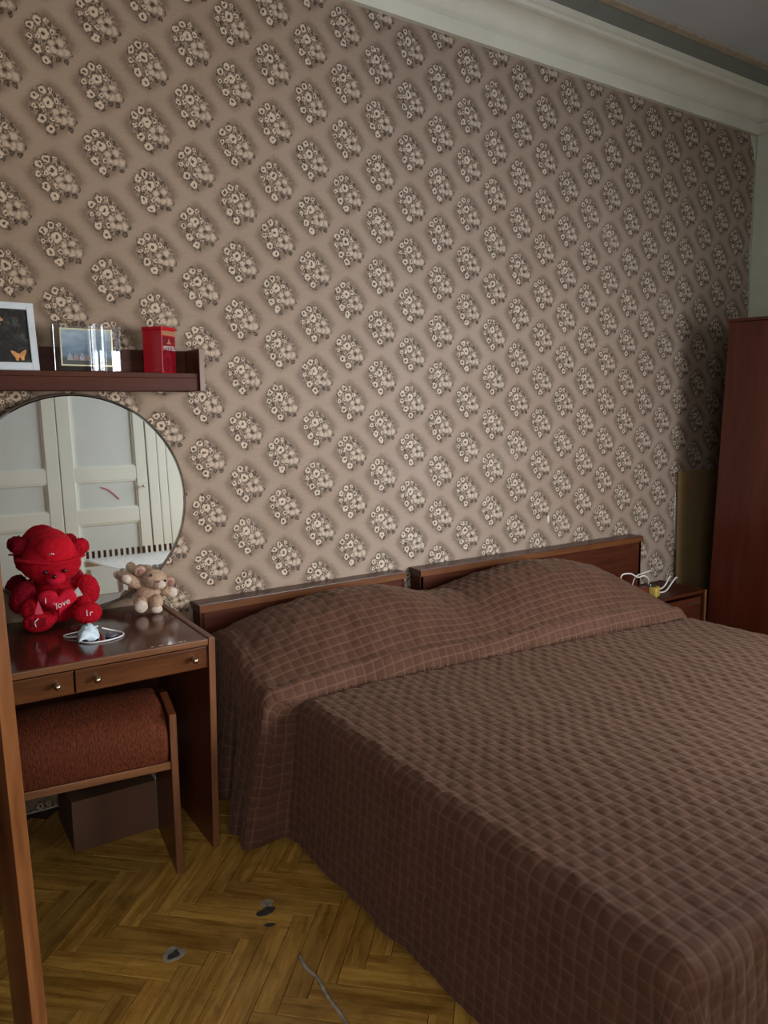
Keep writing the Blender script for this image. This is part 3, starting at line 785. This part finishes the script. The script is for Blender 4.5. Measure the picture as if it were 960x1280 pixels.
# local -Y face (turned towards +X) carries the lettering; local -X face is plain
bm = bmesh.new(); add_box(bm, -hw, hw, -hw, hw, 0, .138, .002); obj('body', bm, M_red, t)
bm = bmesh.new(); add_box(bm, -hw - .0015, hw + .0015, -hw - .0015, hw + .0015, .138, .149, .002); obj('lid', bm, M_red, t)
lp = box('label_panel', -hw + .002, hw - .002, -hw - .0008, -hw, .004, .118, M_reddark, t, 0)
box('gold_band', -hw + .002, hw - .002, -hw - .0008, -hw, .121, .136, M_gold, t, 0)
Mx = Matrix.Translation((0.002, -hw - .0012, .080)) @ Matrix.Rotation(PI / 2, 4, 'X')
text_bm('MTSTEL', .019, .0004, M_paper, lp, 'lettering', Mx)['label'] = 'white lettering'
bm = bmesh.new(); poly_prism(bm, [(0, .112), (.006, .100), (.012, .094), (-.012, .094), (-.006, .100)], 'Y', -hw - .0014, -hw - .0008); obj('emblem', bm, M_gold, lp)

# ------------------------------------------------------------------ plush toys
def eye(parent, c, r, name='eye', mat=None):
    bm = bmesh.new(); ell(bm, c, (r, r, r), sub=2); return obj(name, bm, mat or M_black, parent, True)
def blob(name, c, r, mat, parent, rot=(0, 0, 0), fuzz=.004, sub=4, seed=0, label=None):
    bm = bmesh.new(); ell(bm, c, r, rot, sub, fuzz, seed); o = obj(name, bm, mat, parent, True)
    if label: o['label'] = label
    return o
def red_bear():
    t = thing('red_teddy_bear', 'glossy red plush teddy bear in a brimmed hat holding a heart', 'stuffed toy', (-1.000, -.128, .652), math.radians(-9.5))
    k = .00223
    def q(px, py, y=0): return ((px - 71) * k, y, (788 - py) * k + .001)
    blob('body', q(72, 752, .010), (.070, .052, .072), M_fur_red, t, seed=1)
    hd = blob('head', q(66, 697, -.002), (.086, .062, .071), M_fur_red, t, seed=2)
    blob('snout', q(70, 716, -.056), (.028, .028, .022), M_fur_red2, hd, fuzz=.001)
    eye(hd, q(69, 711, -.084), .0075, 'nose', M_noser); eye(hd, q(58, 706, -.061), .0062); eye(hd, q(82, 706, -.060), .0062)
    # ears
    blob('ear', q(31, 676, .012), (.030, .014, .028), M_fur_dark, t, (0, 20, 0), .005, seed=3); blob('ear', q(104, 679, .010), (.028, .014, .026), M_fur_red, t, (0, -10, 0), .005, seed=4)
    # hat: crown, brim, buckle
    bm = bmesh.new(); ell(bm, q(66, 688, .004), (.070, .058, .084), sub=4, fuzz=.002, seed=6)
    for v in bm.verts:
        if v.co.z < q(0, 690)[2]: v.co.z = q(0, 690)[2]
    hat = obj('hat', bm, M_fur_red, t, True)
    bm = bmesh.new(); ell(bm, q(72, 680, -.030), (.058, .040, .050), sub=4, fuzz=.002, seed=8); obj('hat_front', bm, M_hat, hat, True)
    bm = bmesh.new(); lathe(bm, [(.050, .004), (.093, -.001), (.099, -.002), (.100, -.005), (.093, -.005), (.05, -.002)], q(66, 690, -.006), 'Z', 40)
    for v in bm.verts:
        x = v.co.x; v.co.z += -.003 * math.cos(x * 30) + .04 * 0 ; v.co.y = v.co.y * .80
    obj('brim', bm, M_hat, hat, True)
    bm = bmesh.new(); cz = q(67, 682, -.066); tube(bm, spline([(cz[0] - .007, cz[1], cz[2]), (cz[0], cz[1] - .003, cz[2] + .003), (cz[0] + .007, cz[1] - .001, cz[2] + .001)], 4), .0026, 6); obj('buckle', bm, M_silver, hat, True)
    # arms and wings
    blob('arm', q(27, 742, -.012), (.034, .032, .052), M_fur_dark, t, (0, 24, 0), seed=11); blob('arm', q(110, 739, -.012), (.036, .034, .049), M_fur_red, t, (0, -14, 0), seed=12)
    blob('hand', q(36, 756, -.045), (.026, .022, .034), M_fur_red, t, (0, 15, 0), seed=13)
    blob('hand', q(104, 752, -.045), (.022, .020, .028), M_fur_red, t, (0, -15, 0), seed=14)
    for (px, py, rx, rz, lab) in ((45, 774, .043, .030, 'left'), (108, 768, .042, .034, 'right')):
        blob('leg', q(px + (8 if px < 70 else -8), py - 2, -.03), (.036, .050, .028), M_fur_red, t, seed=px)
        blob('foot', q(px, py, -.062), (rx, .022, rz), M_fur_red, t, seed=px + 1)
    # embroidered soles
    bm = bmesh.new(); c = q(45, 772, -.0845); add_box(bm, c[0] - .020, c[0] + .022, c[1] - .001, c[1] + .01, c[2] - .013, c[2] + .012, .003); obj('sole_patch', bm, M_fur_dark, t)
    bm = bmesh.new(); tube(bm, spline([(c[0] + .002, c[1] - .002, c[2] + .014), (c[0] - .009, c[1] - .003, c[2] + .003), (c[0] - .006, c[1] - .003, c[2] - .011)], 5), .0016, 6); obj('embroidery', bm, M_thread, t, True)['label'] = 'white curved stitching'
    c = q(109, 766, -.0855); Mx = Matrix.Translation(c) @ Matrix.Rotation(PI / 2, 4, 'X')
    text_bm('1r', .026, .0006, M_thread, t, 'embroidery', Mx)['label'] = 'white stitched strokes'
    # heart pillow
    c = q(72, 745, -.062); bm = bmesh.new(); pts = []
    for i in range(48):
        a = 2 * PI * i / 48
        pts.append((16 * math.sin(a) ** 3 / 16, (13 * math.cos(a) - 5 * math.cos(2 * a) - 2 * math.cos(3 * a) - math.cos(4 * a)) / 16))
    rings = []
    for kk, dep in ((1, 0), (.93, .012), (.75, .019), (.45, .023), (.1, .024)):
        rings.append([bm.verts.new((c[0] + x * .060 * kk, c[1] - dep, c[2] + (z * kk + (1 - kk) * .1) * .046)) for x, z in pts])
    for A, B in zip(rings, rings[1:]):
        for i in range(48): bm.faces.new((A[i], A[(i + 1) % 48], B[(i + 1) % 48], B[i]))
    bm.faces.new(rings[-1]); bm.faces.new(rings[0][::-1])
    ht = obj('heart', bm, M_fur_red2, t, True); ht['label'] = 'bright red satin heart with white writing'
    R = Matrix.Rotation(PI / 2, 4, 'X')
    text_bm('I', .024, .0006, M_thread, ht, 'lettering', Matrix.Translation(q(56, 743, -.0862)) @ R)
    text_bm('love', .026, .0006, M_thread, ht, 'lettering', Matrix.Translation(q(76, 749, -.0872)) @ Matrix.Rotation(math.radians(-22), 4, 'Y') @ R, .3)
    bm = bmesh.new(); cc = q(68, 748, -.0860); poly_prism(bm, [(cc[0] + .010 * x, cc[2] + .006 * z) for x, z in pts[::3]], 'Y', cc[1] - .0008, cc[1]); obj('pink_heart', bm, M_pinkr, ht)
    bm = bmesh.new(); cc = q(96, 738, -.076); poly_prism(bm, [(cc[0] - .020, cc[2] - .005), (cc[0] + .003, cc[2] + .021), (cc[0] + .016, cc[2] - .006), (cc[0] - .012, cc[2] - .012)], 'Y', cc[1] - .001, cc[1]); obj('paper_tag', bm, M_tagp, t)['label'] = 'small silvery paper tag'
    bm = bmesh.new(); cc = q(47, 752, -.084); poly_prism(bm, [(cc[0], cc[2] + .024), (cc[0] + .012, cc[2] - .018), (cc[0] - .012, cc[2] - .018)], 'Y', cc[1] - .002, cc[1]); obj('ribbon_end', bm, M_pinkr, t)
M_noser = simple('glossy_dark_red_nose', (.08, .002, .006), .05)
M_hat = fur('smooth_red_felt', (.38, .003, .012), (.55, .008, .02), 60, .3)
M_silver = simple('silver_thread', (.8, .8, .8), .2, metal=.8)
M_thread = simple('white_thread', (.80, .62, .60), .4)
M_tagp = simple('silvery_paper', (.42, .42, .38), .3, vary=.3, nscale=120)
red_bear()

def tan_bear():
    t = thing('sandy_teddy_bear', 'small sandy plush teddy bear leaning beside the round mirror', 'stuffed toy', (-.712, -.105, .652), math.radians(-14))
    k = .00222
    def q(px, py, y=0): return ((px - 190) * k, y, (768 - py) * k + .001)
    blob('body', q(190, 743, 0), (.040, .036, .044), M_fur_tan, t, (0, 8, 0), seed=1)
    h = blob('head', q(200, 721, -.016), (.040, .036, .034), M_fur_tan, t, (0, 20, 0), seed=2)
    blob('snout', q(206, 726, -.046), (.019, .017, .015), M_fur_pale, h, fuzz=.001)
    bm = bmesh.new(); ell(bm, q(204, 720, -.062), (.0065, .005, .005), sub=2); obj('nose', bm, M_fur_pink, h, True)
    eye(h, q(194, 711, -.048), .0048); eye(h, q(214, 721, -.046), .0046)
    bm = bmesh.new(); tube(bm, spline([q(204, 723, -.064), q(203, 727, -.064), q(202, 730, -.061)], 4), .001, 5); obj('mouth', bm, M_fur_pink, h)
    for (px, py, r, sd) in ((179, 707, .018, 3), (221, 727, .017, 4)):
        e_ = blob('ear', q(px, py, -.006), (r, .010, r), M_fur_tan, t, fuzz=.002, seed=sd); blob('inner_ear', q(px + 1.5, py + 1, -.014), (r * .6, .005, r * .65), M_fur_pink, e_, fuzz=.001)
    a = blob('arm', q(168, 722, -.008), (.035, .018, .019), M_fur_tan, t, (0, 35, 0), seed=5); blob('paw', q(160, 717, -.018), (.018, .012, .014), M_fur_pale, a, (0, 35, 0), fuzz=.001)
    a = blob('arm', q(219, 742, -.006), (.027, .019, .017), M_fur_tan, t, (0, 10, 0), seed=6); blob('paw', q(224, 743, -.014), (.017, .014, .018), M_fur_pale, a, fuzz=.001)
    a = blob('leg', q(178, 754, -.030), (.024, .036, .024), M_fur_tan, t, seed=7); blob('sole', q(178, 756, -.056), (.021, .012, .021), M_fur_pale, a, fuzz=.001)
    a = blob('leg', q(200, 753, -.032), (.022, .036, .026), M_fur_tan, t, seed=8); blob('sole', q(200, 762, -.056), (.018, .013, .013), M_fur_pale, a, (20, 0, 0), fuzz=.001)
tan_bear()

# face mask with ear loops
t = thing('face_mask', 'crumpled pale blue disposable face mask with white ear loops', 'face mask', (-.938, -.335, .6525), math.radians(-10))
bm = bmesh.new(); nU, nV = 14, 12; g_ = []
for i in range(nU + 1):
    row = []
    for j in range(nV + 1):
        u, v = i / nU - .5, j / nV - .5
        z = .003 + .038 * max(0, 1 - 4 * u * u) ** .7 * max(0, 1 - 4 * v * v) ** .6 + .0060 * math.sin(j * 2.3 + i * .5) + .004 * noise.noise(Vector((u * 9, v * 9, 3)))
        row.append(bm.verts.new((-.020 + u * .064 * (1 - .3 * abs(v)), v * .064 + .01 * u, max(z, .001))))
    g_.append(row)
for i in range(nU):
    for j in range(nV): bm.faces.new((g_[i][j], g_[i + 1][j], g_[i + 1][j + 1], g_[i][j + 1]))
M_maskb = simple('pale_blue_nonwoven', (.66, .80, .88), .5, vary=.18, nscale=60, bump=.2)
o = obj('mask_fabric', bm, M_maskb, t, True); sm = o.modifiers.new('thickness', 'SOLIDIFY'); sm.thickness = .0015
for pts in ([(-.02, .01, .012), (-.045, .015, .006), (-.075, .03, .003), (-.085, .055, .003), (-.05, .072, .004), (-.015, .055, .012), (.0, .03, .025)],
            [(.02, .03, .02), (.055, .035, .006), (.078, .01, .003), (.07, -.025, .003), (.03, -.052, .003), (-.015, -.055, .003), (-.040, -.035, .003), (-.038, -.01, .008), (-.02, .02, .022), (.01, .035, .026)]):
    bm = bmesh.new(); tube(bm, spline(pts, 8), .0023, 6); obj('ear_loop', bm, M_white, t, True)
t = thing('lens_cap', 'small dark disc lying under the face mask', 'cap', (-.895, -.345, .6525))
bm = bmesh.new(); lathe(bm, [(.001, 0), (.017, 0), (.018, .004), (.016, .008), (.001, .008)], axis='Z', seg=20); obj('disc', bm, simple('dark_grey_plastic', (.10, .10, .13), .25), t, True)

# ------------------------------------------------------------------ right side: nightstand, wardrobe, cardboard
ns = thing('nightstand', 'low dark nightstand between the bed and the wardrobe', 'nightstand', (1.97, -.16, 0))
def nbox(name, x0, x1, y0, y1, z0, z1, mat, bev=.0015): return box(name, x0 - 1.97, x1 - 1.97, y0 + .16, y1 + .16, z0, z1, mat, ns, bev)
nbox('top', 1.62, 2.115, -.285, -.01, .345, .360, M_woodd)
p_ = nbox('side_panel', 2.115, 2.132, -.292, -.01, 0, .362, M_woodz); nbox('side_panel', 1.62, 1.637, -.285, -.01, 0, .345, M_woodz)
bm = bmesh.new(); add_box(bm, .146, .161, -.135, -.132, 0, .362); obj('edging', bm, M_edgez, p_)['label'] = 'pale worn edging'
d = nbox('drawer', 1.64, 2.112, -.275, -.262, .19, .325, M_woodd); nbox('bottom_board', 1.637, 2.115, -.28, -.012, .04, .055, M_woodd); nbox('back_board', 1.637, 2.115, -.02, -.01, .055, .345, M_woodd)
bm = bmesh.new(); add_box(bm, .02, .13, -.124, -.115, .130 + .165, .137 + .165, .001); obj('handle', bm, M_steel, d)['label'] = 'thin bright handle'

wr = thing('wardrobe', 'tall red-brown wardrobe standing in the right corner', 'wardrobe', (2.52, -.235, 0), rot=(math.radians(1.6), 0, 0))
def wbox(name, x0, x1, y0, y1, z0, z1, mat, bev=.002): return box(name, x0 - 2.52, x1 - 2.52, y0 + .235, y1 + .235, z0, z1, mat, wr, bev)
wbox('carcass', 2.225, 2.72, -1.25, -.245, .02, 1.735, M_ward)
wbox('top_board', 2.205, 2.73, -1.26, -.236, 1.735, 1.75, M_ward)
for a, b in ((-.745, -.250), (-1.245, -.750)):
    d = wbox('door', 2.206, 2.2245, a, b, .08, 1.732, M_ward)
    bm = bmesh.new(); yk = (-.735 if b > -.5 else -.76) + .235; tube(bm, [(2.205 - 2.52, yk, .95), (2.195 - 2.52, yk, .96), (2.195 - 2.52, yk, 1.04), (2.205 - 2.52, yk, 1.05)], .004, 6); obj('handle', bm, M_steel, d)
for a in (-1.22, -.30):
    for b in (2.25, 2.66): wbox('foot', b, b + .04, a, a + .04, -.02, .02, M_woodd)

t = thing('cardboard_sheet', 'tall sheet of brown board leaning on the wall by the wardrobe', 'board', (2.40, -.035, 0), rot=(math.radians(-1.6), 0, 0))
bm = bmesh.new(); add_box(bm, -.155, .30, -.008, .004, .0, .958, .002); obj('sheet', bm, M_card, t)
# torn spots of the wallpaper
def flake(pts, label):
    bm = bmesh.new(); poly_prism(bm, pts, 'Y', -.0012, .0); o = obj('torn_spot', bm, M_paper, wall_back); o['label'] = label
flake([(2.238, .84), (2.246, .84), (2.262, .72), (2.272, .66), (2.268, .60), (2.272, .52), (2.258, .51), (2.248, .60), (2.244, .65), (2.240, .73)], 'long white tear in the wallpaper by the board')
flake([(1.254, .79), (1.262, .80), (1.266, .77), (1.258, .755)], 'small white tear above the headboard')

# charger, cables on the nightstand
t = thing('yellow_adapter', 'yellow plug adapter on the nightstand behind the pillow', 'adapter', (1.785, -.225, .36), math.radians(20))
bm = bmesh.new(); add_box(bm, -.032, .032, -.025, .025, .0, .052, .008); obj('housing', bm, M_yellow, t, True)
bm = bmesh.new(); lathe(bm, [(.001, 0), (.012, 0), (.012, .006), (.001, .006)], (0, 0, .052), 'Z', 12); obj('socket', bm, M_black, t)
def cable(name, pts, r, label, mat=M_cable):
    bm = bmesh.new(); tube(bm, spline(pts, 8), r, 6); o = obj(name, bm, mat, None, True); tag(o, label, 'cable', 'white cords on the nightstand')
    return o
cable('power_cable', [(1.80, -.195, .40), (1.825, -.20, .378), (1.865, -.20, .3655), (1.917, -.20, .3655), (1.955, -.20, .393), (1.987, -.20, .419), (2.006, -.20, .427)], .004, 'white cord curving right of the yellow adapter, lower strand')
cable('power_cable', [(1.81, -.185, .41), (1.85, -.185, .385), (1.90, -.185, .378), (1.935, -.185, .395), (1.955, -.185, .42), (1.97, -.185, .434)], .004, 'white cord curving right of the yellow adapter, upper strand')
cable('charger_cable', [(1.80, -.18, .415), (1.79, -.19, .435), (1.765, -.20, .456), (1.735, -.20, .470), (1.69, -.20, .468), (1.646, -.19, .490), (1.592, -.18, .485), (1.60, -.17, .42), (1.64, -.17, .365)], .004, 'white cord looping left from the yellow adapter')
cable('charger_cable', [(1.70, -.17, .364), (1.69, -.17, .42), (1.70, -.18, .465), (1.74, -.19, .480), (1.79, -.20, .489)], .003, 'white cord end sticking up behind the pillow')
t = thing('red_charger', 'small red and dark charger lying between cords behind the pillow', 'charger', (1.705, -.225, .36), .3)
box('red_body', -.05, .005, -.02, .02, 0, .062, M_reddark, t, .004); box('dark_plug', .005, .04, -.017, .017, .0, .06, M_black, t, .004)

# ------------------------------------------------------------------ open bookcase at the left edge of the frame
bc = thing('open_bookcase', 'orange-brown open wooden bookcase cropped by the left frame edge', 'bookcase', (-1.275, -1.2, 0))
bm = bmesh.new(); add_box(bm, -.022, 0, -.2, .20, 0, 1.72, .002)
for v in bm.verts: v.co.x -= .022 * (v.co.z - .5)
sp_ = obj('side_panel', bm, M_orange, bc)
bm = bmesh.new(); add_box(bm, -.022, .0, -.2035, -.2, .001, 1.719, .001)
for v in bm.verts: v.co.x -= .022 * (v.co.z - .5)
obj('edging', bm, M_orange, sp_)
box('side_panel', -.82, -.80, -.2, .2, 0, 1.72, M_orange, bc)
for z in (.06, .62, 1.12, 1.70): box('shelf_board', -.80, -.055, -.19, .19, z, z + .02, M_orange, bc)
box('back_panel', -.80, -.055, .19, .197, .06, 1.72, M_woodd, bc)
